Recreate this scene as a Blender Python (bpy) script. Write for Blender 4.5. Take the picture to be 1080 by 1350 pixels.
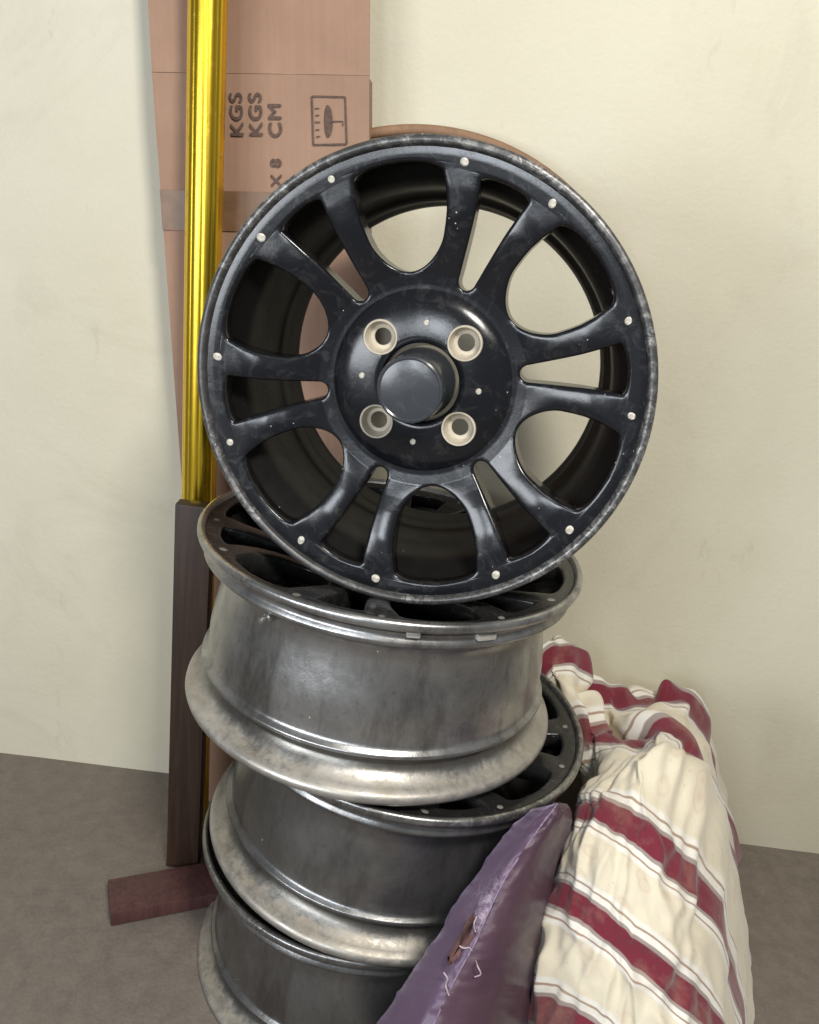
import bpy, bmesh, math, random
import numpy as np
from mathutils import Vector, Matrix, noise
random.seed(7); np.random.seed(7)
for o in list(bpy.data.objects): bpy.data.objects.remove(o)
S = bpy.context.scene
COL = S.collection

# ------------------------------------------------------------------ camera
F_PX, CX, CY = 1150.0, 540.0, 675.0            # focal length and centre in photo pixels (1080 x 1350)
PITCH, ROLL = math.radians(20), math.radians(7)
cam_d = bpy.data.cameras.new('camera'); cam = bpy.data.objects.new('camera', cam_d); COL.objects.link(cam)
cam_d.sensor_fit = 'VERTICAL'; cam_d.sensor_height = 24; cam_d.lens = F_PX / 1350 * 24
cam_d.clip_start = .01; cam_d.clip_end = 100
_u = np.array([math.cos(PITCH)*math.sin(ROLL), -math.cos(PITCH)*math.cos(ROLL), -math.sin(PITCH)])
_y = np.array([0, 0, 1.]) - _u[2]*_u; _y /= np.linalg.norm(_y); _x = np.cross(_y, _u)
MW = np.stack([_x, _y, _u])                     # photo axes (right, down, forward) -> world
cam.matrix_world = Matrix([[MW[i][0], -MW[i][1], -MW[i][2], 0] for i in range(3)] + [[0, 0, 0, 1]])
S.camera = cam

def at(px, py, Y):
    """world point at depth Y along the line of sight of a photo pixel"""
    d = MW @ np.array([(px-CX)/F_PX, (py-CY)/F_PX, 1.])
    return Vector(d * (Y / d[1]))

# ------------------------------------------------------------------ light
w = bpy.data.worlds.new('World'); S.world = w; w.use_nodes = True
bg = w.node_tree.nodes['Background']; bg.inputs[0].default_value = (.92, .95, 1, 1); bg.inputs[1].default_value = .16
def area(name, loc, target, sx, sy, energy, col):
    l = bpy.data.lights.new(name, 'AREA'); l.shape = 'RECTANGLE'; l.size = sx; l.size_y = sy; l.energy = energy; l.color = col
    o = bpy.data.objects.new(name, l); COL.objects.link(o); o.location = loc
    o.rotation_euler = (Vector(target)-Vector(loc)).to_track_quat('-Z', 'Y').to_euler()
    return o
area('room_lamp', (.42, -.42, 1.02), (.55, 1.1, -.35), .36, .26, 37, (1, .96, .88))
area('barrel_highlight_light', (-1.25, -.75, -.02), (-.05, .9, -.5), .85, .50, 21, (.90, .95, 1))  # added light without a seen source, for the bright band on the barrels
area('window_light', (-.55, -1.05, .22), (-.02, .8, -.3), .36, .40, 9, (.86, .93, 1))
S.view_settings.view_transform = 'Standard'; S.view_settings.look = 'None'
S.view_settings.exposure = 0; S.view_settings.gamma = 1; S.view_settings.use_curve_mapping = False

# ------------------------------------------------------------------ material helpers
class NT:
    def __init__(s, name):
        s.m = bpy.data.materials.new(name); s.m.use_nodes = True; s.t = s.m.node_tree; s.n = s.t.nodes; s.l = s.t.links
        s.b = s.n['Principled BSDF']; s.tc = s.n.new('ShaderNodeTexCoord')
    def put(s, sock, v):
        if hasattr(v, 'is_output') or isinstance(v, bpy.types.NodeSocket): s.l.new(v, sock)
        elif isinstance(v, (tuple, list)) and len(v) == 3 and len(getattr(sock, 'default_value', (0,0,0))) == 4: sock.default_value = (*v, 1)
        else: sock.default_value = v
    def set(s, **k):
        for a, v in k.items(): s.put(s.b.inputs[a.replace('_', ' ')], v)
    def scale(s, v, sc):
        n = s.n.new('ShaderNodeMapping'); s.l.new(v, n.inputs[0]); n.inputs['Scale'].default_value = sc; return n.outputs[0]
    def noise(s, scale=5, detail=4, rough=.6, vec=None, dist=0):
        n = s.n.new('ShaderNodeTexNoise'); s.l.new(vec or s.tc.outputs['Object'], n.inputs['Vector'])
        n.inputs['Scale'].default_value = scale; n.inputs['Detail'].default_value = detail; n.inputs['Roughness'].default_value = rough; n.inputs['Distortion'].default_value = dist
        return n.outputs['Fac']
    def voronoi(s, scale=5, vec=None, out='Distance', feature='F1'):
        n = s.n.new('ShaderNodeTexVoronoi'); n.feature = feature; s.l.new(vec or s.tc.outputs['Object'], n.inputs['Vector']); n.inputs['Scale'].default_value = scale
        return n.outputs[out]
    def ramp(s, f, stops, interp='LINEAR'):
        n = s.n.new('ShaderNodeValToRGB'); s.l.new(f, n.inputs[0]); e = n.color_ramp.elements; n.color_ramp.interpolation = interp
        while len(e) < len(stops): e.new(.5)
        for el, (p, c) in zip(e, stops):
            el.position = p; el.color = (*c, 1) if isinstance(c, (tuple, list)) else (c, c, c, 1)
        return n.outputs[0]
    def mix(s, f, a, b, mode='MIX'):
        n = s.n.new('ShaderNodeMix'); n.data_type = 'RGBA'; n.blend_type = mode
        s.put(n.inputs[0], f); s.put(n.inputs[6], a); s.put(n.inputs[7], b); return n.outputs[2]
    def math(s, op, a, b=0., c=0.):
        n = s.n.new('ShaderNodeMath'); n.operation = op
        s.put(n.inputs[0], a); s.put(n.inputs[1], b); s.put(n.inputs[2], c); return n.outputs[0]
    def sep(s, v):
        n = s.n.new('ShaderNodeSeparateXYZ'); s.l.new(v, n.inputs[0]); return n.outputs
    def bump(s, h, strength=.3, dist=.002):
        n = s.n.new('ShaderNodeBump'); s.l.new(h, n.inputs['Height']); n.inputs['Strength'].default_value = strength; n.inputs['Distance'].default_value = dist
        s.l.new(n.outputs[0], s.b.inputs['Normal'])

def mat_wall():
    k = NT('cream_wall_paint')
    n1 = k.noise(2.2, 5, .6); n2 = k.noise(30, 4, .6)
    c = k.mix(k.ramp(n1, [(.3, 0), (.7, 1)]), (.60, .56, .43), (.66, .63, .51))
    c = k.mix(k.math('MULTIPLY', n2, .12), c, (.45, .42, .33))
    c = k.mix(k.ramp(k.noise(3.1, 7, .7, dist=1.5), [(.54, 0), (.72, .30)]), c, (.44, .40, .30)); c = k.mix(k.ramp(k.noise(11, 6, .8, vec=k.scale(k.tc.outputs['Object'], (1, 1, .35))), [(.62, 0), (.70, .35)]), c, (.42, .38, .29))
    k.set(Base_Color=c, Roughness=.62); k.bump(k.math('ADD', k.noise(130, 5, .7), k.noise(18, 4, .6)), .35, .002); return k.m
def mat_floor():
    k = NT('cement_floor'); n = k.noise(40, 12, .85)
    k.set(Base_Color=k.ramp(n, [(.3, (.13, .108, .09)), (.7, (.23, .195, .165))]), Roughness=.6); k.bump(k.math('ADD', n, k.noise(160, 5, .75)), .5, .002); return k.m
def mat_black(name='black_wheel_paint', dust=.20, metal=0., base=(.0075, .008, .0102)):
    k = NT(name)
    n1 = k.noise(42, 7, .72, dist=1.2); n2 = k.noise(220, 6, .75)
    d = k.math('MULTIPLY', k.ramp(n1, [(.52, 0), (.70, 1)]), k.ramp(n2, [(.35, .2), (.7, 1)]))
    d = k.math('MULTIPLY', d, dust)
    sp = k.ramp(k.math('ADD', k.voronoi(120), k.math('MULTIPLY', k.noise(500, 2), .06)), [(.08, 1), (.13, 0)]); spm = k.ramp(k.noise(26, 3), [(.59, 0), (.63, 1)])
    chip = k.math('MULTIPLY', sp, spm)
    c = k.mix(d, base, (.16, .155, .15)); c = k.mix(chip, c, (.62, .60, .55))
    r = k.math('ADD', k.math('MULTIPLY', n1, .09), k.math('ADD', .15, k.math('MULTIPLY', d, .5)))
    k.set(Base_Color=c, Roughness=r, IOR=1.45, Metallic=metal, Coat_Weight=.0); k.bump(k.noise(260, 3), .06, .0008); return k.m
def mat_lip(name, black, tone=1.):
    """cast barrel: grey (or blackened) metal, scuffed front lip, tan dust caked on the rear flange"""
    k = NT(name); o = k.tc.outputs['Object']; z = k.sep(o)[2]
    n1 = k.noise(9, 6, .65, dist=.8); n2 = k.noise(55, 6, .7); nst = k.noise(14, 5, .7, vec=k.scale(o, (1, 1, .25)))
    if black: base = k.mix(k.ramp(k.math('ADD', z, .03), [(.014, 0), (.020, 1)]), k.mix(n1, (.006, .006, .0065), (.018, .017, .016)), k.mix(n1, (.05, .05, .053), (.11, .108, .105)))
    else:
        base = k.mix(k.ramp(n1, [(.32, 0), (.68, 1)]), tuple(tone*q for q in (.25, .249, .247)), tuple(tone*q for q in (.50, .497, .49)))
        base = k.mix(k.ramp(nst, [(.50, 0), (.68, .7)]), base, (.08, .073, .065)); base = k.mix(k.ramp(k.noise(150, 6, .8), [(.56, 0), (.7, .5)]), base, (.10, .093, .085))
    # scuffed lip
    lip = k.ramp(k.math('ADD', z, .02), [(.0, 0), (.006, 0), (.013, 1)])
    sc = k.math('MULTIPLY', k.ramp(k.noise(110, 7, .8, dist=.7), [(.48, 0), (.58, 1)]), k.ramp(k.noise(7, 3, .6), [(.42, .12), (.56, 1)]))
    base = k.mix(k.math('MULTIPLY', k.math('MULTIPLY', lip, sc), .7 if black else .75), base, (.40, .39, .375) if black else (.52, .51, .49))
    # dust on the rear bead seat and flange
    zz = k.math('MULTIPLY', z, -5.0)
    du = k.ramp(k.math('ADD', zz, k.math('MULTIPLY', k.math('SUBTRACT', n2, .5), .10)), [(.80, 0), (.875, .15), (.905, .9), (.94, .8), (.958, .3), (.975, .08), (1, .05)])
    du = k.math('MULTIPLY', du, k.ramp(k.noise(85, 8, .8, dist=.3), [(.36, .25), (.6, .7)]))
    if not black:
        base = k.mix(k.ramp(zz, [(.785, 0), (.80, .75), (.86, .7), (.89, 0)]), base, (.075, .068, .055))  # groove behind the ridge darkened, its shade painted into the base colour
        base = k.mix(k.ramp(zz, [(.93, 0), (.955, .8)]), base, (.50, .485, .455))
    base = k.mix(du, base, (.07, .064, .056) if black else (.40, .345, .26))
    grit = k.math('MULTIPLY', k.ramp(k.voronoi(85), [(.035, 1), (.08, 0)]), k.ramp(k.noise(18, 2), [(.57, 0), (.62, 1)]))
    base = k.mix(grit, base, (.6, .57, .5))
    du = k.math('MULTIPLY', du, .35 if black else 1.)
    met = k.math('MULTIPLY', k.math('SUBTRACT', 1., k.math('MAXIMUM', du, k.math('MULTIPLY', grit, 1.))), .55 if black else .88)
    rg = k.math('ADD', k.math('MULTIPLY', n2, .22), k.math('ADD', .20 if not black else .3, k.math('MULTIPLY', du, .35)))
    k.set(Base_Color=base, Metallic=met, Roughness=rg); k.bump(k.math('ADD', n2, k.math('MULTIPLY', n1, .6)), .28, .0012); return k.m
def mat_plain(name, col, rough=.6, metal=0., var=.25, sc=60, bump=.15):
    k = NT(name); n = k.noise(sc, 5, .65)
    c2 = tuple(x*(1-var) for x in col); c1 = tuple(min(1, x*(1+var*.5)) for x in col)
    k.set(Base_Color=k.mix(k.ramp(n, [(.3, 0), (.7, 1)]), c2, c1), Roughness=rough, Metallic=metal)
    if bump: k.bump(n, bump, .001)
    return k.m
def mat_card():
    k = NT('brown_cardboard'); o = k.tc.outputs['Object']
    fl = k.noise(1, 3, .5, vec=k.scale(o, (170, 4, 4))); n = k.noise(5, 5, .65)
    c = k.mix(k.ramp(n, [(.3, 0), (.7, 1)]), (.29, .175, .120), (.37, .232, .165))
    c = k.mix(k.math('MULTIPLY', k.ramp(fl, [(.4, 0), (.7, 1)]), .12), c, (.19, .115, .075))
    k.set(Base_Color=c, Roughness=.78); k.bump(k.math('ADD', fl, n), .22, .0015); return k.m
def mat_gold():
    k = NT('gold_anodised_metal'); n = k.noise(35, 5, .6, vec=k.scale(k.tc.outputs['Object'], (1, 1, .12)))
    dirt = k.ramp(k.noise(60, 7, .8), [(.55, 0), (.72, .55)])
    k.set(Base_Color=k.mix(dirt, k.mix(n, (.80, .52, .03), (.92, .66, .07)), (.32, .19, .05)), Metallic=1., Roughness=k.math('ADD', .22, k.math('ADD', k.math('MULTIPLY', n, .14), k.math('MULTIPLY', dirt, .35)))); return k.m
def mat_wood(name, a, b):
    k = NT(name); o = k.tc.outputs['Object']
    g = k.noise(6, 6, .65, vec=k.scale(o, (14, 14, .8)), dist=1.2)
    k.set(Base_Color=k.mix(k.ramp(g, [(.3, 0), (.7, 1)]), a, b), Roughness=.5); k.bump(g, .25, .0015); return k.m
def mat_blanket():
    k = NT('striped_cotton'); uv = k.tc.outputs['UV']; u, v, _ = k.sep(uv)
    wob = k.math('MULTIPLY', k.math('SUBTRACT', k.noise(4, 3, vec=uv), .5), .03)
    t = k.math('FRACT', k.math('ADD', k.math('ADD', v, wob), .5))           # stripe centre at .5
    d = k.math('ABSOLUTE', k.math('SUBTRACT', t, .5))
    cream = (.72, .655, .51); white = (.80, .77, .70); maroon = (.165, .012, .028); grey = (.33, .27, .25); brown = (.38, .27, .20)
    st = k.ramp(d, [(0, maroon), (.118, maroon), (.125, grey), (.155, grey), (.162, white), (.215, white), (.22, brown), (.236, brown), (.242, white), (.27, white), (.30, cream), (.5, cream)])
    # faint pink printed flowers on the cream field
    vo = k.scale(uv, (3.4, 4.2, 1)); vd = k.voronoi(1, vec=vo); pet = k.noise(14, 4, .7, vec=uv)
    ring = k.ramp(k.math('ADD', vd, k.math('MULTIPLY', k.math('SUBTRACT', pet, .5), .10)), [(.05, .8), (.13, .25), (.20, .2), (.25, .6), (.33, .0)])
    field = k.ramp(d, [(.275, 0), (.31, 1)])
    dots = k.math('MULTIPLY', k.ramp(k.voronoi(13, vec=uv), [(.10, .75), (.18, 0)]), k.ramp(k.noise(5, 2, vec=uv), [(.52, 0), (.58, 1)]))
    pat = k.math('MULTIPLY', k.math('MAXIMUM', ring, dots), k.math('MULTIPLY', field, .4))
    c = k.mix(pat, st, (.46, .27, .19))
    sta = k.ramp(k.noise(2.3, 5, .65, vec=uv), [(.5, 0), (.75, .35)]); c = k.mix(sta, c, (.50, .37, .25))
    wv = k.math('ADD', k.noise(1, 1, vec=k.scale(uv, (260, 30, 1))), k.noise(1, 1, vec=k.scale(uv, (30, 260, 1))))
    k.set(Base_Color=c, Roughness=.88, Sheen_Weight=.25); k.bump(k.math('ADD', wv, k.noise(9, 6, .7, vec=uv)), .3, .002); return k.m
def mat_purple(name='lavender_satin', c1=(.088, .052, .092), c2=(.128, .080, .134), wear=None, sheen=.25):
    k = NT(name); n = k.noise(9, 4, .55, dist=.6); n2 = k.noise(120, 4)
    c = k.mix(k.ramp(n, [(.35, 0), (.7, 1)]), c1, c2)
    if wear:                                            # rubbed pale patch beside the torn seam
        w_ = wear[0]; dv = k.n.new('ShaderNodeVectorMath'); dv.operation = 'DISTANCE'; k.l.new(k.tc.outputs['Object'], dv.inputs[0]); dv.inputs[1].default_value = w_
        far = k.ramp(dv.outputs['Value'], [(.008, 1), (wear[1], 0)])
        c = k.mix(k.math('MULTIPLY', far, k.ramp(k.noise(90, 7, .8, dist=1.5), [(.46, 0), (.58, .8)])), c, (.42, .34, .42))
    k.set(Base_Color=c, Roughness=k.math('ADD', .34, k.math('MULTIPLY', n2, .2)), Sheen_Weight=sheen, Sheen_Roughness=.35, Sheen_Tint=(.85, .7, 1))
    k.bump(k.math('ADD', n, k.math('ADD', k.math('MULTIPLY', n2, .2), k.math('MULTIPLY', k.noise(600, 2), .25))), .4, .003); return k.m

M_WALL, M_FLOOR = mat_wall(), mat_floor()
M_BLACK, M_BLACKD = mat_black(), mat_black('dusty_black_wheel_paint', .75, .55, (.040, .040, .040))
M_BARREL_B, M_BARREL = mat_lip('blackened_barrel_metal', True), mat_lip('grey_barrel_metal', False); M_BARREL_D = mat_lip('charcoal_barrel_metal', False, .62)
M_SEAT = mat_plain('dusty_bolt_seat', (.50, .45, .36), .7); M_RIVETD = mat_plain('dirty_rivet', (.20, .19, .17), .6); M_RIVET = mat_plain('pale_rivet', (.55, .52, .45), .55, 0, .6, 250)
M_CARD, M_GOLD = mat_card(), mat_gold()
M_INK = mat_plain('faded_black_ink', (.115, .072, .056), .8, 0, .5, 300)
M_DARKWOOD = mat_wood('dark_brown_wood', (.022, .011, .007), (.060, .031, .018)); M_PLANK = mat_wood('maroon_wood', (.05, .018, .018), (.10, .042, .038))
M_TAPE = mat_plain('brown_packing_tape', (.19, .105, .055), .42, 0, .25, 40)
M_BAND = mat_plain('brown_matte', (.26, .15, .085), .7)
M_BLANKET, M_PURPLE, M_PURPLE_SHADED = mat_blanket(), mat_purple(wear=(tuple(at(632, 1190, .640)), .045)), mat_purple('shaded_purple_satin', (.060, .031, .048), (.088, .046, .066), None, .03)  # darker purple puts the shade of the cushion's right facet into colour
M_SEAM = mat_plain('lilac_piping', (.30, .21, .33), .6, 0, .4, 200); M_THREAD = mat_plain('pale_thread', (.55, .46, .50), .8); M_TEAR = mat_plain('rust_brown_lining', (.15, .07, .065), .8, 0, .5, 120, .5)
M_CAP = mat_black('grey_black_cap', .25, 0., (.040, .044, .051))
M_WEIGHT = mat_plain('pale_lead', (.50, .48, .44), .55, .4)

# ------------------------------------------------------------------ object helpers
def link(name, me, mat, parent=None):
    o = bpy.data.objects.new(name, me); COL.objects.link(o)
    if mat: 
        if not me.materials: me.materials.append(mat)
    if parent: o.parent = parent
    return o
def mesh(name, verts, faces, smooth=True, sharp=None):
    me = bpy.data.meshes.new(name); me.from_pydata([tuple(v) for v in verts], [], faces); me.update()
    if smooth:
        me.shade_smooth()
        if sharp: me.set_sharp_from_angle(angle=math.radians(sharp))
    return me
def tag(o, label, cat, group=None):
    o['label'] = label; o['category'] = cat
    if group: o['group'] = group
    return o
def struct(o): o['kind'] = 'structure'; return o
def empty(name, mw=None):
    o = bpy.data.objects.new(name, None); COL.objects.link(o); o.empty_display_size = .05
    if mw is not None: o.matrix_world = mw
    return o
def lathe(name, prof, seg=128, closed=True, sharp=38, cap=False):
    V, Fc = [], []; n = len(prof)
    for i in range(seg):
        a = 2*math.pi*i/seg; s, c = math.sin(a), math.cos(a)
        V += [(r*s, r*c, z) for r, z in prof]
    for i in range(seg):
        j = (i+1) % seg
        for k in range(n if closed else n-1):
            l = (k+1) % n
            Fc.append((i*n+k, i*n+l, j*n+l, j*n+k))
    if cap:
        Fc.append(tuple(i*n+n-1 for i in range(seg)))
    me = mesh(name, V, Fc, False)
    bm = bmesh.new(); bm.from_mesh(me); bmesh.ops.remove_doubles(bm, verts=bm.verts, dist=1e-6); bmesh.ops.recalc_face_normals(bm, faces=bm.faces); bm.to_mesh(me); bm.free()
    me.shade_smooth(); me.set_sharp_from_angle(angle=math.radians(sharp)); return me
def catmull(P, n):
    P = [Vector(p) for p in P]; out = []
    for i in range(len(P)-1):
        a = P[i-1] if i else P[0]*2-P[1]; b, c = P[i], P[i+1]; d = P[i+2] if i+2 < len(P) else P[-1]*2-P[-2]
        for k in range(n):
            t = k/n
            out.append(.5*((2*b)+(c-a)*t+(2*a-5*b+4*c-d)*t*t+(3*b-a-3*c+d)*t**3))
    out.append(P[-1]); return out
def tube(name, pts, r, seg=8, n=6):
    P = catmull(pts, n); V, Fc = [], []
    for i, p in enumerate(P):
        t = (P[min(i+1, len(P)-1)]-P[max(i-1, 0)]).normalized()
        a = t.orthogonal().normalized() if i == 0 else (a - t*a.dot(t)).normalized()
        b = t.cross(a); rr = r(i/(len(P)-1)) if callable(r) else r
        V += [p+a*math.cos(2*math.pi*k/seg)*rr+b*math.sin(2*math.pi*k/seg)*rr for k in range(seg)]
    for i in range(len(P)-1):
        for k in range(seg): Fc.append((i*seg+k, i*seg+(k+1) % seg, (i+1)*seg+(k+1) % seg, (i+1)*seg+k))
    Fc += [tuple(range(seg))[::-1], tuple((len(P)-1)*seg+k for k in range(seg))]
    return mesh(name, V, Fc, True, 50)
def box_mesh(name, x0, x1, y0, y1, z0, z1, bev=.002, seg=2):
    bm = bmesh.new(); bmesh.ops.create_cube(bm, size=1)
    for v in bm.verts: v.co = Vector((x0 if v.co.x < 0 else x1, y0 if v.co.y < 0 else y1, z0 if v.co.z < 0 else z1))
    if bev: bmesh.ops.bevel(bm, geom=bm.edges[:], offset=bev, segments=seg, affect='EDGES', profile=.6)
    me = bpy.data.meshes.new(name); bm.to_mesh(me); bm.free(); me.shade_smooth(); me.set_sharp_from_angle(angle=math.radians(40)); return me

# ------------------------------------------------------------------ setting
FLOOR_Z, WALL_Y = -.968, 1.225
def sheet(name, o, ux, uy, nx, ny, mat, amp=0):
    V = [Vector(o)+Vector(ux)*i/nx+Vector(uy)*j/ny for j in range(ny+1) for i in range(nx+1)]
    if amp:
        nrm = Vector(ux).cross(Vector(uy)).normalized()
        V = [v+nrm*amp*(noise.noise(v*2.3)+.4*noise.noise(v*7)) for v in V]
    Fc = [(j*(nx+1)+i, j*(nx+1)+i+1, (j+1)*(nx+1)+i+1, (j+1)*(nx+1)+i) for j in range(ny) for i in range(nx)]
    return struct(link(name, mesh(name, V, Fc), mat))
sheet('wall', (-2.2, WALL_Y, FLOOR_Z-.05), (4.6, 0, 0), (0, 0, 2.4), 90, 50, M_WALL, .0025)
sheet('floor', (-2.2, -1.2, FLOOR_Z), (4.6, 0, 0), (0, WALL_Y+1.25, 0), 4, 4, M_FLOOR)

# ------------------------------------------------------------------ alloy wheel (local: axis +Z to the front, lip plane z = 0)
BARREL = [(.2065, -.004), (.2075, -.001), (.2100, 0), (.2132, -.0006), (.2148, -.003), (.2150, -.0065), (.2138, -.010), (.2085, -.0125), (.2045, -.0150),
 (.2030, -.019), (.2040, -.0225), (.2064, -.0250), (.2066, -.0280), (.2030, -.0315), (.1950, -.0350), (.1875, -.0395), (.1840, -.046), (.1832, -.054), (.1838, -.064), (.1856, -.077), (.1882, -.091), (.1908, -.105), (.1925, -.118), (.1930, -.132),
 (.1930, -.145), (.1945, -.1500), (.1985, -.1515), (.1996, -.1540), (.1980, -.1570), (.1925, -.1590), (.1890, -.1630), (.1898, -.1690), (.1945, -.1750), (.1990, -.1802), (.2060, -.1848), (.2115, -.1870),
 (.2143, -.1905), (.2150, -.1945), (.2138, -.1980), (.2105, -.1990), (.2060, -.1965), (.1930, -.191), (.1760, -.187), (.1700, -.180), (.1675, -.170), (.1680, -.162), (.1700, -.156), (.1708, -.148), (.1702, -.128), (.1730, -.123), (.1765, -.118), (.1775, -.085),
 (.1785, -.058), (.1835, -.043), (.1960, -.031), (.2000, -.022), (.2005, -.012), (.2050, -.0065)]
def lerp(x, T):
    return float(np.interp(x, [t[0] for t in T], [t[1] for t in T]))
def half_small(r):
    r0, r1 = .0930, .1895
    if r <= r0 or r >= r1: return 0.
    a = lerp(r, [(.092, 4.3), (.11, 4.8), (.15, 5.7), (.185, 7.0)])
    if r < r0+.008: a *= math.sqrt(max(0, 1-((r0+.008-r)/.008)**2))
    if r > r1-.005: a *= math.sqrt(max(0, 1-((r-r1+.005)/.005)**2))**.6
    return a
def half_large(r):
    r0, r1 = .1015, .1935
    if r <= r0 or r >= r1: return 0.
    a = lerp(r, [(.10, 14.2), (.115, 14.4), (.13, 14.7), (.145, 14.9), (.155, 14.8), (.17, 14.0), (.185, 12.6), (.194, 11.6)])
    if r < r0+.034: a *= math.sqrt(max(0, 1-((r0+.034-r)/.034)**2))
    if r > r1-.007: a *= math.sqrt(max(0, 1-((r-r1+.007)/.007)**2))**.6
    return a
ZT = [(.08, -.0300), (.09, -.0295), (.10, -.0280), (.115, -.0240), (.135, -.0180), (.155, -.0125), (.175, -.0085), (.19, -.0065), (.2, -.0052), (.205, -.0050)]
def make_face():
    rs = set(np.linspace(.083, .2052, 46).round(5))
    for r0, sgn, wd in ((.0930, 1, .008), (.1015, 1, .034), (.1895, -1, .005), (.1935, -1, .007)):
        for t in np.linspace(0, 1, 20): rs.add(round(r0+sgn*wd*(1-math.cos(t*math.pi/2)), 5))
        for d in (.0005, .0012, .0022, .0034, .005): rs.add(round(r0-sgn*d, 5))
    rs = sorted(rs); rs = [r for i, r in enumerate(rs) if i == 0 or r-rs[i-1] > 1e-4]
    us = [0, .012, .035, .07, .12, .2, .33, .5, .67, .8, .88, .93, .965, .988, 1]
    key, V, Fc, grp, bnd = {}, [], [], [], set()
    for h in range(12):
        c0 = 60*((h+1)//2); sg = 1 if h % 2 == 0 else -1          # spoke h lies on side sg of the small window at c0
        ids = []
        for r in rs:
            e1, e2 = half_small(r), 30-half_large(r); row = []
            for j, uu in enumerate(us):
                a = math.radians(c0+sg*(e1+(e2-e1)*uu)); x, y = r*math.sin(a), r*math.cos(a)
                q = (round(x*2e5), round(y*2e5))
                found = None
                for dx in (0, 1, -1):
                    for dy in (0, 1, -1):
                        if (q[0]+dx, q[1]+dy) in key: found = key[(q[0]+dx, q[1]+dy)]; break
                    if found is not None: break
                if found is None: found = len(V); key[q] = found; V.append((x, y, r, uu, e1 > 0 or e2 < 30))
                row.append(found)
                if (j == 0 and e1 > 0) or (j == len(us)-1 and e2 < 30): bnd.add(found)
            ids.append(row)
        for i in range(len(rs)-1):
            rm = .5*(rs[i]+rs[i+1]); g = 'spoke%d' % h if .0985 < rm < .1875 else ('hub_ring' if rm < .15 else 'face_ring')
            for j in range(len(us)-1):
                f = [ids[i][j], ids[i][j+1], ids[i+1][j+1], ids[i+1][j]]; f = [x for n_, x in enumerate(f) if x not in f[:n_]]
                if len(f) < 3: continue
                Fc.append(tuple(f if sg < 0 else f[::-1])); grp.append(g)
    A = np.array([v[:3] for v in V]); cnt = {}
    for f in Fc:
        for a, b in zip(f, f[1:]+f[:1]): cnt[(a, b)] = 1
    be = [(a, b) for (a, b) in cnt if (b, a) not in cnt and .085 < A[a, 2] < .2045]
    P0 = A[[e[0] for e in be]][:, :2]; P1 = A[[e[1] for e in be]][:, :2]; dP = P1-P0; LL = (dP**2).sum(1)+1e-15
    D = np.empty(len(A))
    for i, p in enumerate(A[:, :2]):
        t = np.clip(((p-P0)*dP).sum(1)/LL, 0, 1); D[i] = np.sqrt((((P0+t[:, None]*dP)-p)**2).sum(1).min())
    rr = .0030; Z = np.empty(len(V))
    for i, v in enumerate(V):
        z = lerp(v[2], ZT)
        inz = max(0., min(1., (v[2]-.1)/.03))*max(0., min(1., (.19-v[2])/.03))
        z += .0014*(1-(2*v[3]-1)**2)*inz
        if D[i] < rr: z -= rr*.8*(1-math.sqrt(max(0, 1-(1-D[i]/rr)**2)))
        Z[i] = z
    n = len(V); th = np.interp(A[:, 2], [.08, .11, .16, .19, .206], [.026, .030, .026, .016, .010])
    VV = [(A[i, 0], A[i, 1], Z[i]) for i in range(n)]+[(A[i, 0], A[i, 1], lerp(A[i, 2], ZT)-th[i]) for i in range(n)]
    cnt = {}
    for f in Fc:
        for a, b in zip(f, f[1:]+f[:1]): cnt[(a, b)] = cnt.get((a, b), 0)+1
    FF, GG = list(Fc), list(grp)
    for f, g in zip(Fc, grp): FF.append(tuple(x+n for x in f[::-1])); GG.append(g)
    for f, g in zip(Fc, grp):
        for a, b in zip(f, f[1:]+f[:1]):
            if (b, a) not in cnt and .085 < A[a, 2] < .2045: FF.append((b, a, a+n, b+n)); GG.append(g)
    full = mesh('tmp', VV, FF); nr = [tuple(v.normal) for v in full.vertices]
    # sharper turn into the window walls: rounded edge verts keep blended normals
    out = {}
    for g in sorted(set(GG)):
        fs = [f for f, q in zip(FF, GG) if q == g]; used = sorted({x for f in fs for x in f}); mp = {x: i for i, x in enumerate(used)}
        nm = 'spoke' if g.startswith('spoke') else g
        me = mesh(nm, [VV[x] for x in used], [tuple(mp[x] for x in f) for f in fs])
        me.normals_split_custom_set_from_vertices([nr[x] for x in used]); out[g] = me
    bpy.data.meshes.remove(full); return out
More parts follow.
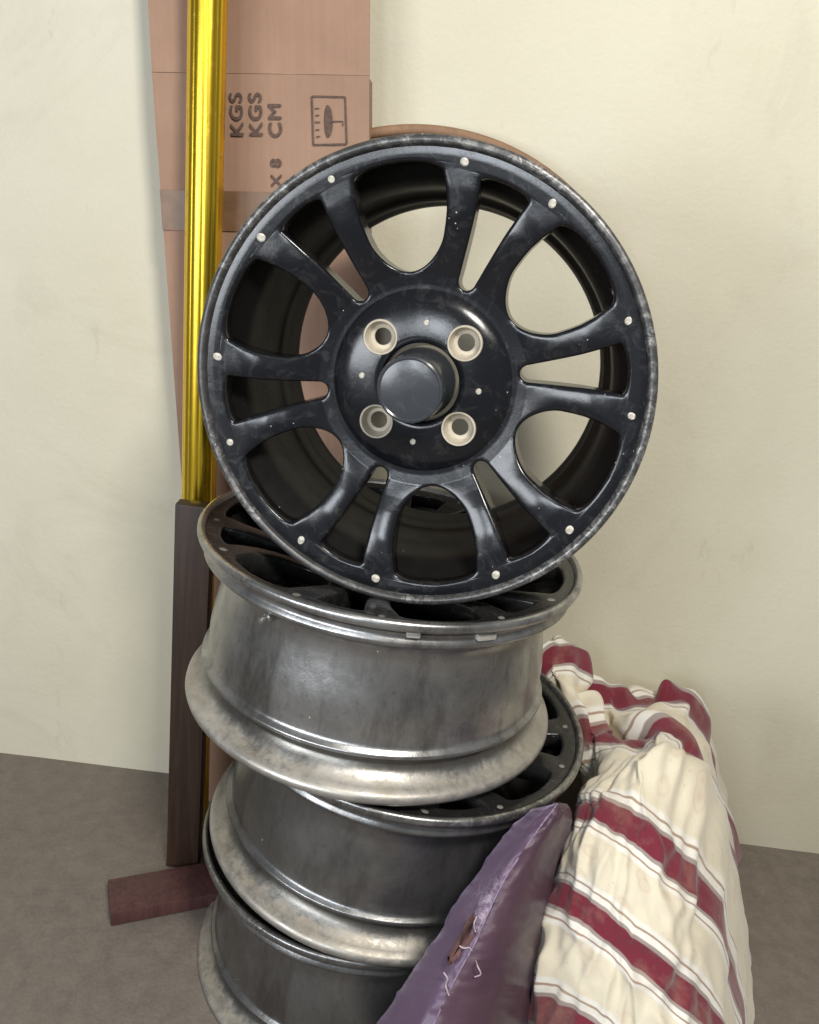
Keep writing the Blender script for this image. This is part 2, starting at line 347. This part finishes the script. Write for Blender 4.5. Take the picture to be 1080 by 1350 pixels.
def make_hub():
    prof = [(.0868, -.0330), (.0866, -.0302), (.0848, -.0288), (.0822, -.0268), (.0790, -.0248), (.0745, -.0230), (.067, -.0212), (.056, -.0198), (.044, -.0188), (.0405, -.0189), (.0385, -.0200), (.0372, -.023), (.0370, -.030), (.0370, -.042), (.078, -.042), (.0868, -.040)]
    o = bpy.data.objects.new('tmp_hub', lathe('hub_plate', prof, 96)); COL.objects.link(o)
    bm = bmesh.new()
    for k in range(4):
        for ang, r, rad, sg in ((24+90*k, .0562, .0166, 40), (-18+90*k, .0560, .0030, 12)):
            a = math.radians(ang)
            bmesh.ops.create_cone(bm, cap_ends=True, segments=sg, radius1=rad, radius2=rad, depth=.12, matrix=Matrix.Translation((r*math.sin(a), r*math.cos(a), -.03)))
    cm = bpy.data.meshes.new('cut'); bm.to_mesh(cm); bm.free(); c = bpy.data.objects.new('tmp_cut', cm); COL.objects.link(c)
    md = o.modifiers.new('b', 'BOOLEAN'); md.operation = 'DIFFERENCE'; md.object = c; md.solver = 'EXACT'
    bpy.context.view_layer.update()
    me = bpy.data.meshes.new_from_object(o.evaluated_get(bpy.context.evaluated_depsgraph_get())); me.name = 'hub_plate'
    me.materials.clear(); me.shade_smooth(); me.set_sharp_from_angle(angle=math.radians(30))
    bpy.data.objects.remove(o); bpy.data.objects.remove(c); return me
FACE = make_face(); HUB = make_hub(); BAR = lathe('barrel', BARREL, 192, True, 60)
SEATM = lathe('bolt_seat', [(.0167, -.0185), (.0160, -.0172), (.0148, -.0174), (.0138, -.0200), (.0128, -.0255), (.0115, -.0285), (.0084, -.0292), (.0080, -.0300), (.0082, -.0312), (.0164, -.0312), (.0164, -.0250)], 40)
RIVM = lathe('rivet', [(.0060, -.006), (.0058, -.0015), (.0050, .0002), (.0032, .0012), (.0014, .0015), (0.00001, .0015)], 16, False)
PEGM = lathe('dowel_pin', [(.0029, -.02), (.0029, .0012), (.0022, .0020), (.00001, .0021)], 12, False)
CAPM = lathe('centre_cap', [(.0330, -.050), (.0330, -.018), (.0318, -.012), (.0306, .012), (.0304, .0265), (.0294, .0290), (.0277, .0298), (.0264, .0290), (.0252, .0292), (.0150, .0300), (.00001, .0303)], 72, False, 40)
VALM = lathe('valve_stem', [(.0052, -.006), (.0052, .004), (.0040, .006), (.0033, .0065), (.0033, .013), (.0026, .0145), (.00001, .0148)], 16, False)
def mats(ob, m):                                     # parts share mesh data, the paint sits on the object slot
    if not ob.data.materials: ob.data.materials.append(m)
    ob.material_slots[0].link = 'OBJECT'; ob.material_slots[0].material = m
def local(x, y, z, q=None): return Matrix.Translation((x, y, z)) @ (q.to_matrix().to_4x4() if q else Matrix())
def wheel(centre, axis, ref, spin, label, paint, barrel, cap=True, group='alloy wheels in the stack', valve=90):
    z = Vector(axis).normalized(); y = Vector(ref); y = (y-z*y.dot(z)).normalized(); x = y.cross(z)
    R = Matrix((x, y, z)).transposed().to_4x4()
    e = empty('alloy_wheel', Matrix.Translation(centre) @ R @ Matrix.Rotation(-math.radians(spin), 4, 'Z'))
    tag(e, label, 'wheel rim', group)
    def part(name, me, m, ml=None):
        o = bpy.data.objects.new(name, me); COL.objects.link(o); o.parent = e; mats(o, m)
        if ml is not None: o.matrix_local = ml
        return o
    part('barrel', BAR, barrel); part('face_ring', FACE['face_ring'], paint); part('hub_ring', FACE['hub_ring'], paint)
    for h in range(12): part('spoke', FACE['spoke%d' % h], paint)
    part('hub_plate', HUB, paint)
    for k in range(4):
        a = math.radians(24+90*k); part('bolt_seat', SEATM, M_SEAT, local(.0562*math.sin(a), .0562*math.cos(a), -.0018))
        a = math.radians(-18+90*k); part('dowel_pin', PEGM, M_RIVET, local(.056*math.sin(a), .056*math.cos(a), -.0202))
    for k in range(6):
        for s in (-1, 1):
            a = math.radians(60*k+s*12.3); part('rivet', RIVM, M_RIVET if cap else M_RIVETD, local(.1965*math.sin(a), .1965*math.cos(a), -.0062) @ Matrix.Diagonal((random.uniform(.75, 1.1), random.uniform(.75, 1.1), random.uniform(.6, 1.1), 1)))
    if cap: part('centre_cap', CAPM, M_CAP)
    a = math.radians(valve); d = Vector((math.sin(a), math.cos(a), 0))
    part('valve_stem', VALM, barrel, local(*(d*.1965+Vector((0, 0, -.0385))), q=d.to_track_quat('Z', 'Y')))
    return e
TOPC, TOPN = Vector((-.0085, .7905, -.1650)), Vector((.160, .985, -.060)).normalized()
top = wheel(TOPC, -TOPN, (0, 0, 1), 17, 'black twelve-spoke wheel standing upright on top of the stack, face to the viewer', M_BLACK, M_BARREL_B, valve=40)
W2C, W2M = Vector((-.0147, .9128, -.3631)), Vector((-.0357, -.0201, -.9992))
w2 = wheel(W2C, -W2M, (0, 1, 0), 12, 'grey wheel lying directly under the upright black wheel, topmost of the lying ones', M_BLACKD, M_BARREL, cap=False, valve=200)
W3C, W3M = Vector((.0265, .914, -.5665)), Vector((-.080, .012, -.9962))
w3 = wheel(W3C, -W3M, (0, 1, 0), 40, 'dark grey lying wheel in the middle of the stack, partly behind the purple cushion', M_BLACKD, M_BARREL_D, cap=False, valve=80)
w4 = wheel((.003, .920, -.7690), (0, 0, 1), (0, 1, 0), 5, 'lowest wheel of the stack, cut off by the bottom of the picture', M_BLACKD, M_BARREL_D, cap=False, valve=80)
def on_barrel(e, C, ax, px, py, z, size, name, m):     # small clip-on balance weights and grit lumps on a front lip
    d = at(px, py, 1).normalized(); axn = Vector(ax).normalized()
    inv = e.matrix_world.inverted(); o_, dd = inv @ Vector((0, 0, 0)), (inv.to_3x3() @ d).normalized()
    # meet the cylinder r = .206
    a = dd.x**2+dd.y**2; b = 2*(o_.x*dd.x+o_.y*dd.y); c = o_.x**2+o_.y**2-.2055**2
    t = (-b-math.sqrt(max(0, b*b-4*a*c)))/(2*a); p = o_+dd*t; n_ = Vector((p.x, p.y, 0)).normalized()
    me = box_mesh(name, -size[0], size[0], -size[1], size[1], -.004, .003, .0012)
    ob = link(name, me, m, e); y = Vector((0, 0, 1)); x = y.cross(n_)
    ob.matrix_local = Matrix.Translation((n_.x*.2055, n_.y*.2055, p.z)) @ Matrix((x, y, n_)).transposed().to_4x4()
bpy.context.view_layer.update()
on_barrel(w2, W2C, -W2M, 545, 836, 0, (.0065, .0028), 'balance_weight', M_WEIGHT)
on_barrel(w2, W2C, -W2M, 641, 839, 0, (.0100, .0032), 'balance_weight', M_WEIGHT)

# ------------------------------------------------------------------ carton behind the wheels
cb = empty('cardboard_carton'); tag(cb, 'tall brown cardboard carton with printed letters behind the gold pole', 'carton')
CYF = 1.150                                            # front face depth
p_tr, p_br = at(487, 60, CYF), at(486, 420, CYF); lean = (p_tr-p_br).normalized()
cb.location = p_br; cb.rotation_euler = (0, math.atan2(lean.x, lean.z), 0)
bpy.context.view_layer.update(); CI = cb.matrix_world.inverted()
yf = 0.0; crease = (CI @ at(400, 98, CYF)).z; zb = (FLOOR_Z-p_br.z)+.035; CW = -.262
def dented(name, x0, x1, z0, z1, th, amp, nx=30, nz=70):
    V, Fc = [], []; st = (nx+1)*(nz+1)
    for y in (0, th):
        for j in range(nz+1):
            for i in range(nx+1):
                x, z = x0+(x1-x0)*i/nx, z0+(z1-z0)*j/nz
                dn = amp*(.6+.5*noise.noise(Vector((x*9, z*7, 1)))+.5*noise.noise(Vector((x*26, z*17, 5)))+.35*max(0, 1-abs(noise.noise(Vector((x*4+z*6, z*3-x*9, 2))))*9))
                V.append((x, y+max(0, dn), z))
    for j in range(nz):
        for i in range(nx):
            a = j*(nx+1)+i; Fc += [(a, a+1, a+nx+2, a+nx+1), (a+st, a+st+nx+1, a+st+nx+2, a+st+1)]
    rim = [i for i in range(nx+1)]+[j*(nx+1)+nx for j in range(1, nz+1)]+[nz*(nx+1)+i for i in range(nx-1, -1, -1)]+[j*(nx+1) for j in range(nz-1, 0, -1)]
    for a, b in zip(rim, rim[1:]+rim[:1]): Fc.append((b, a, a+st, b+st))
    return mesh(name, V, Fc, True, 50)
link('front_panel', dented('front_panel', CW, 0, zb, crease-.0003, .004, .0016), M_CARD, cb)
fl = link('top_flap', dented('top_flap', CW, 0, 0, .34, .004, .0025), M_CARD, cb); fl.location = (0, 0, crease+.0003); fl.rotation_euler = (math.radians(-3), 0, 0)
link('side_panel', box_mesh('side_panel', -.004, -.0003, .0045, .05, zb, crease-.002, .001), M_CARD, cb)
link('side_panel', box_mesh('side_panel', CW+.0003, CW+.004, .0045, .05, zb, crease-.002, .001), M_CARD, cb)
link('back_panel', box_mesh('back_panel', CW+.0045, -.0045, .046, .05, zb, crease-.002, .001), M_CARD, cb)
zt0 = (CI @ at(300, 305, CYF)).z; zt1 = (CI @ at(300, 252, CYF)).z
link('packing_tape', box_mesh('packing_tape', CW-.0004, .0004, -.0009, -.0003, zt0, zt1, .0002, 1), M_TAPE, cb)
def onbox(px, py):
    q = CI @ at(px, py, CYF); return q.x, q.z
def text(body, px, py, hpx, name='printed_letters'):
    """print running upwards: px, py = photo position of the first letter's foot (right side of the column)"""
    cu = bpy.data.curves.new('t', 'FONT'); cu.body = body; cu.size = 1; cu.offset = 0; cu.space_character = 1.1
    t = bpy.data.objects.new('t', cu); COL.objects.link(t); bpy.context.view_layer.update()
    me = bpy.data.meshes.new_from_object(t.evaluated_get(bpy.context.evaluated_depsgraph_get())); bpy.data.objects.remove(t); me.materials.clear()
    s = hpx/0.70/1110; x, z = onbox(px, py)
    V0 = [Vector((x-v.co.y*s, yf-.0006, z+v.co.x*s*1.16)) for v in me.vertices]; F0 = [tuple(p.vertices) for p in me.polygons]; VV, FF = [], []
    for q, (ex, ez) in enumerate(((0, 0), (.0007, 0), (-.0007, 0), (0, .0007), (0, -.0007))):      # a fat, slightly bled stamp
        FF += [tuple(i+len(VV) for i in f) for f in F0]; VV += [v+Vector((ex, -.00006*q, ez)) for v in V0]
    link(name, mesh(name, VV, FF, False), M_INK, cb)
text('KGS', 321, 181, 17); text('KGS', 346, 181, 17); text('CM', 371, 182, 17); text('X 8', 371, 247, 14)
def quadstrip(pts, wd, name):
    V, Fc = [], []
    for (a, b) in pts:
        A, B = Vector((*onbox(*a), 0)), Vector((*onbox(*b), 0)); d = (B-A).normalized(); n_ = Vector((-d.y, d.x, 0))*wd; i = len(V)
        for q in (A-n_, B-n_, B+n_, A+n_): V.append((q.x, yf-.0006-.00008*len(Fc), q.y))
        Fc.append((i, i+1, i+2, i+3))
    return link(name, mesh(name, V, Fc, False), M_INK, cb)
quadstrip([((411, 127), (455, 128)), ((455, 128), (457, 190)), ((457, 190), (413, 191)), ((413, 191), (411, 127))], .0011, 'printed_frame')
x0, z0 = onbox(432, 160); sx, sz = 6.5/1110, 20/1110
V = [(x0-sx*.3, yf-.0007, z0)]+[(x0+sx*math.sin(a)*(1 if math.sin(a) > 0 else .75), yf-.0007, z0+sz*math.cos(a)) for a in np.linspace(0, 2*math.pi, 28, endpoint=False)]
link('printed_umbrella', mesh('printed_umbrella', V, [(0, i, i % 28+1) for i in range(1, 29)], False), M_INK, cb)
quadstrip([((438, 160), (452, 160)), ((452, 160), (452, 166)), ((415, 143), (421, 143)), ((416, 152), (421, 152)), ((415, 161), (422, 161)), ((416, 171), (421, 171)), ((417, 180), (422, 180))], .0007, 'printed_umbrella')

# ------------------------------------------------------------------ gold reeded pole
ptop, pbot = at(275, -40, 1.108), at(258, 900, 1.075); d = (ptop-pbot).normalized()
ptop = pbot+d*((.75-pbot.z)/d.z); pbot = pbot+d*((FLOOR_Z+.004-pbot.z)/d.z); L = (ptop-pbot).length
V, Fc = [], []; NS = 168
for zz in (0, .003, L*.25, L*.5, L*.75, L):
    for i in range(NS):
        a = 2*math.pi*i/NS; r = .0214+.0009*abs(math.sin(a*5.5))**.6 - (.0012 if zz == 0 else 0); V.append((r*math.cos(a), r*math.sin(a), zz))
for j in range(5):
    for i in range(NS): Fc.append((j*NS+i, j*NS+(i+1) % NS, (j+1)*NS+(i+1) % NS, (j+1)*NS+i))
Fc += [tuple(range(NS))[::-1], tuple(5*NS+i for i in range(NS))]
pole = link('reeded_pole', mesh('reeded_pole', V, Fc, True, 50), M_GOLD); pole.location = pbot; pole.rotation_euler = d.to_track_quat('Z', 'Y').to_euler()
tag(pole, 'shiny gold reeded metal pole standing left of the wheels', 'pole')

# ------------------------------------------------------------------ brown band, dark board and plank
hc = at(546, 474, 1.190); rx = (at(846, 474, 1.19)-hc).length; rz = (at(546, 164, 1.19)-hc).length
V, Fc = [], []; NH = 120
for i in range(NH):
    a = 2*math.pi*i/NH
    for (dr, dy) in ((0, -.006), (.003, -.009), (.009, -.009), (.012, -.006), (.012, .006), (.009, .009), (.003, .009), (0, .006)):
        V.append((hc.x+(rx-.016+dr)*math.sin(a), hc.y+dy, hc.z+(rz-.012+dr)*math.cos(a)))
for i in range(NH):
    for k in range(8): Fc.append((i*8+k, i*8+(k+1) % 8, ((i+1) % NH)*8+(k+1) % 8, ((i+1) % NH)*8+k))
tag(link('brown_band', mesh('brown_band', V, Fc, True, 50), M_BAND), 'brown curved band showing just above the upright black wheel', 'curved_band')  # brown arc of unknown origin, modelled as a full ring
a, b = at(284, 664, 1.03), at(236, 664, 1.03)
bd = link('dark_board', box_mesh('dark_board', b.x, a.x, 1.012, 1.034, FLOOR_Z+.004, a.z, .002), M_DARKWOOD); tag(bd, 'dark brown wooden board upright before the gold pole, left of the wheel stack', 'board')
pk = link('wood_plank', box_mesh('wood_plank', .24, .44, -.032, .032, 0, .022, .0025), M_PLANK); tag(pk, 'dark maroon wooden plank on the floor left of the lower wheels', 'plank')
q0 = at(262, 1150, .965); pk.location = (q0.x-.33, q0.y-.14, FLOOR_Z+.004); pk.rotation_euler = (0, 0, math.radians(24))

# ------------------------------------------------------------------ striped blanket pile
def grid_surface(rows, nr, nc):
    """rows of control points -> dense grid by Catmull-Rom both ways"""
    R = [catmull(r, nc) for r in rows]; out = []
    cols = [catmull([r[i] for r in R], nr) for i in range(len(R[0]))]
    return [[cols[i][j] for i in range(len(cols))] for j in range(len(cols[0]))]
CT = [  # (stripe coordinate v, [(px, py, Y) ...]) : back top of the pile to its foot, rows run along the stripes
 (-2.75, [(722, 905, 1.10), (730, 915, 1.16), (770, 935, 1.185), (815, 955, 1.19), (846, 960, 1.19), (878, 960, 1.19), (928, 1005, 1.210), (972, 1190, 1.200)]),
 (-2.35, [(712, 868, 1.07), (722, 848, 1.10), (752, 850, 1.13), (790, 893, 1.16), (825, 908, 1.17), (878, 903, 1.17), (930, 950, 1.190), (975, 1136, 1.200)]),
 (-2.00, [(714, 890, 1.05), (728, 866, 1.06), (760, 868, 1.08), (784, 905, 1.11), (822, 925, 1.12), (878, 917, 1.12), (932, 970, 1.140), (978, 1172, 1.200)]),
 (-1.62, [(722, 915, 1.04), (732, 893, 1.03), (762, 903, 1.04), (786, 930, 1.09), (822, 945, 1.06), (878, 937, 1.06), (934, 995, 1.070), (981, 1208, 1.140)]),
 (-1.30, [(738, 945, 1.04), (748, 925, 1.02), (772, 925, 1.02), (792, 955, 1.06), (825, 962, 1.02), (878, 957, 1.02), (936, 1025, 1.020), (984, 1249, 1.090)]),
 (-1.00, [(752, 990, 1.03), (765, 968, 1.00), (785, 966, .99), (803, 978, .99), (832, 975, .97), (878, 962, 0.96), (938, 1030, 0.960), (987, 1260, 1.030)]),
 (-.62, [(770, 1040, .95), (776, 1030, .92), (790, 1012, .90), (815, 995, .88), (845, 988, .87), (878, 982, 0.86), (940, 1060, 0.870), (990, 1306, 0.940)]),
 (-.35, [(765, 1075, .90), (764, 1052, .86), (778, 1035, .835), (805, 1030, .82), (840, 1042, .805), (878, 1067, 0.79), (942, 1150, 0.810), (993, 1392, 0.880)]),
 (.00, [(760, 1100, .86), (755, 1078, .82), (770, 1068, .79), (800, 1076, .77), (836, 1098, .755), (878, 1137, 0.74), (944, 1225, 0.760), (996, 1473, 0.830)]),
 (.50, [(748, 1150, .82), (740, 1130, .78), (757, 1120, .75), (792, 1138, .725), (832, 1168, .71), (878, 1207, 0.7), (946, 1300, 0.720), (999, 1554, 0.790)]),
 (1.00, [(736, 1195, .80), (726, 1178, .755), (745, 1180, .725), (787, 1208, .70), (828, 1244, .685), (878, 1292, 0.67), (948, 1385, 0.690), (1002, 1650, 0.760)]),
 (1.45, [(726, 1255, .78), (713, 1235, .74), (733, 1240, .71), (780, 1270, .68), (826, 1310, .665), (878, 1357, 0.65), (950, 1460, 0.670), (1005, 1736, 0.740)]),
 (1.95, [(718, 1325, .77), (700, 1312, .725), (720, 1318, .695), (772, 1345, .665), (825, 1385, .65), (878, 1427, 0.635), (952, 1535, 0.655), (1008, 1822, 0.725)]),
 (2.6, [(715, 1430, .77), (695, 1420, .72), (712, 1425, .69), (765, 1450, .66), (822, 1490, .645), (878, 1527, 0.63), (954, 1640, 0.650), (1011, 1938, 0.720)])]
NRr, NCc = 22, 26
G = grid_surface([[at(*p) for p in r] for _, r in CT], NRr, NCc)
vv = [c.x for c in catmull([Vector((v, 0, 0)) for v, _ in CT], NRr)]
nr_, nc_ = len(G), len(G[0])
import itertools
A = np.array([[tuple(p) for p in row] for row in G])
du = np.gradient(A, axis=1); dv = np.gradient(A, axis=0); N = np.cross(du, dv); N /= np.linalg.norm(N, axis=2, keepdims=True)+1e-9
arc = np.concatenate([np.zeros((nr_, 1)), np.cumsum(np.linalg.norm(np.diff(A, axis=1), axis=2), axis=1)], axis=1)
for j in range(nr_):
    for i in range(nc_):
        s = arc[j, i]/.058; t = vv[j]; p = Vector((s*1.1, t*1.2, 0))
        wr = .0045*noise.noise(Vector((s*1.3+.25*t, t*.5, 1.3)))*2 + .0030*noise.noise(p*2.6+Vector((3, 1, 0))) + .0015*noise.noise(p*6.5)
        ridge = 1-abs(noise.noise(Vector((s*1.7-t*.55, t*.35+2.1, 4.4)))*2); wr += .010*max(0, ridge)**3; ridge = 1-abs(noise.noise(Vector((s*2.6+t*.9, t*.8-s*.3, 8.4)))*2.2); wr += .007*max(0, ridge)**4; ridge = 1-abs(noise.noise(Vector((s*1.1+t*1.3, t*1.2-s*.9, 3.7)))*2.6); wr += .007*max(0, ridge)**4
        edge = min(1, arc[j, i]/.02)*min(1, .15+(arc[j, -1]-arc[j, i])/.07)
        for q_, (fa, fb) in enumerate(((3.1, 1.9), (4.3, 3.0), (2.2, 4.4))): wr += .0011*max(0, 1-abs(noise.noise(Vector((s*fa*.6+t*fb*.7, t*fb-s*fa*.5, 11.3+q_*5))))*4.5)**2
        back = 1.0
        if t < -.9: wr = .026*noise.noise(Vector((s*.9, t*1.6, 6.1)))+.014*noise.noise(Vector((s*2.1+.5*t, t*2.4, 2.2)))
        A[j, i] += -N[j, i]*wr*edge*back if N[j, i][1] > 0 else N[j, i]*wr*edge*back
for _ in range(7):                                     # relax the cloth so that the folds run soft
    B_ = A.copy(); B_[1:-1, 1:-1] = .5*A[1:-1, 1:-1]+.125*(A[:-2, 1:-1]+A[2:, 1:-1]+A[1:-1, :-2]+A[1:-1, 2:]); B_[1:-1, -1] = .5*A[1:-1, -1]+.25*(A[:-2, -1]+A[2:, -1]); A = B_
V = A.reshape(-1, 3); Fc = [(j*nc_+i, (j+1)*nc_+i, (j+1)*nc_+i+1, j*nc_+i+1) for j in range(nr_-1) for i in range(nc_-1)]
me = mesh('striped_blanket', V, Fc); uvl = me.uv_layers.new(name='UVMap')
for lp in me.loops:
    j, i = divmod(lp.vertex_index, nc_); uvl.data[lp.index].uv = (arc[j, i]/.105, vv[j])
bl = link('striped_blanket', me, M_BLANKET); sm = bl.modifiers.new('thick', 'SOLIDIFY'); sm.thickness = .003; sm.offset = -1
tag(bl, 'crumpled cream blanket with maroon stripes heaped right of the wheels', 'blanket')

# ------------------------------------------------------------------ purple cushion
def loopify(P, n):
    P = [Vector(p) for p in P]; m_ = len(P); out = []
    for i in range(m_):
        a, b, c, d_ = P[i-1], P[i], P[(i+1) % m_], P[(i+2) % m_]
        for k in range(n):
            t = k/n; out.append(.5*((2*b)+(c-a)*t+(2*a-5*b+4*c-d_)*t*t+(3*b-a-3*c+d_)*t**3))
    return out
CU = [  # left silhouette, ridge (seam), right edge, depth of the ridge
 ((724, 1062), (737, 1058), (748, 1060), .712), ((704, 1068), (730, 1066), (753, 1072), .698), ((683, 1084), (714, 1087), (751, 1098), .684), ((660, 1110), (693, 1117), (738, 1130), .670),
 ((632, 1150), (666, 1158), (729, 1170), .655), ((605, 1190), (645, 1200), (720, 1212), .640), ((578, 1235), (626, 1243), (711, 1258), .625), ((550, 1278), (603, 1285), (703, 1300), .612), ((522, 1320), (582, 1328), (696, 1345), .600), ((480, 1390), (550, 1398), (690, 1420), .580), ((440, 1460), (515, 1470), (680, 1495), .560)]
rowsC, ridge_pts = [], []
for k, (l, g, r, y) in enumerate(CU):
    f_ = min(1, .35+k*.25)
    Lp, Gp, Rp = at(*l, y+.062*f_), at(*g, y), at(*r, y+.125*f_)
    m1 = at((l[0]+g[0])/2, (l[1]+g[1])/2, y+.014*f_); m2 = at(g[0]*.6+r[0]*.4, g[1]*.6+r[1]*.4, y+.004*f_); m3 = at(g[0]*.25+r[0]*.75, g[1]*.25+r[1]*.75, y+.034*f_)
    bk = at((l[0]+r[0])/2+8, (l[1]+r[1])/2, y+.14*f_)
    rowsC.append((Lp, m1, Gp, m2, m3, Rp, bk)); ridge_pts.append(Gp)
cols = [catmull([r[i] for r in rowsC], 9) for i in range(7)]
rings = [loopify([cols[i][j] for i in range(7)], 8) for j in range(len(cols[0]))]; K = 56
V = [];  Cn = [sum((Vector(p) for p in rg), Vector())/K for rg in rings]
for j, rg in enumerate(rings):
    for i, p in enumerate(rg):
        n_ = (p-Cn[j]).normalized(); wv = .0022*noise.noise(Vector((i*.11, j*.09, 3)))+.0012*noise.noise(Vector((i*.30, j*.35, 9)))+.0018*max(0, 1-abs(noise.noise(Vector((i*.10+j*.12, j*.16-i*.06, 7))))*5)
        pk_ = math.exp(-((i-15)/3.2)**2)*.0026*noise.noise(Vector((i*.1, j*.5, 5)))          # puckers along the seam
        V.append(p+n_*(wv+pk_)*min(1, j/8))
Fc = [(j*K+i, j*K+(i+1) % K, (j+1)*K+(i+1) % K, (j+1)*K+i) for j in range(len(rings)-1) for i in range(K)]
Fc += [tuple(range(K))[::-1], tuple((len(rings)-1)*K+i for i in range(K))]
ce = empty('purple_cushion'); tag(ce, 'purple cushion, lavender side, face coloured darker as its shaded side, torn seam, in front of the lower wheels', 'cushion')
cm_ = mesh('cover', V, Fc); bm = bmesh.new(); bm.from_mesh(cm_); bmesh.ops.recalc_face_normals(bm, faces=bm.faces); bm.to_mesh(cm_); bm.free(); cm_.shade_smooth()
NRM = [tuple(v.normal) for v in cm_.vertices]
for nm, sel, mt in (('border_fabric', lambda i: i < 16, M_PURPLE), ('panel_fabric', lambda i: i >= 16, M_PURPLE_SHADED)):
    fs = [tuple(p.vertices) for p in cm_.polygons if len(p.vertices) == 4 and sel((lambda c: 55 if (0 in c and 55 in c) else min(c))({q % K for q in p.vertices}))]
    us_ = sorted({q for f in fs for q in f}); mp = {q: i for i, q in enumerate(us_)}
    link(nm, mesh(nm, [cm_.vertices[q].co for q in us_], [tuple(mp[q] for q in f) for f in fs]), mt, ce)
bpy.data.meshes.remove(cm_)
seam = [cols[2][j]+Vector((0, -.0008, .0004)) for j in range(3, len(cols[2])-9, 3)]
link('seam', tube('seam', seam, lambda t: .0007+.0009*noise.noise(Vector((t*60, 0, 0))), 7, 3), M_SEAM, ce)
def surf(px, py, off=-.002):
    # depth of the cushion near a pixel, taken from the closest row
    k = min(range(len(CU)), key=lambda q: abs(CU[q][1][1]-py)); return at(px, py, CU[k][3]+off)
tear = [surf(*q) for q in ((627, 1212), (631, 1220), (626, 1236), (617, 1250), (607, 1262), (596, 1272), (590, 1276), (600, 1258), (609, 1243), (617, 1226))]
c_ = sum(tear, Vector())/len(tear)+Vector((0, .003, 0)); V = [c_]+[p+Vector((0, .0015, 0)) for p in tear]+[p+Vector((0, .012, 0)) for p in tear]; nt = len(tear)
Fc = [(0, i+1, (i+1) % nt+1) for i in range(nt)]+[(i+1, (i+1) % nt+1, (i+1) % nt+1+nt, i+1+nt) for i in range(nt)]
link('torn_lining', mesh('torn_lining', V, Fc), M_TEAR, ce)
for pts in ([(606, 1247), (612, 1250), (620, 1250), (626, 1262), (630, 1274), (634, 1284), (626, 1288)], [(585, 1282), (590, 1290), (588, 1300), (592, 1312)], [(627, 1228), (625, 1218), (629, 1208)]):
    link('loose_thread', tube('loose_thread', [surf(x, y, -.005-.002*math.sin(i*1.7)) for i, (x, y) in enumerate(pts)], .00065, 6, 6), M_THREAD, ce)
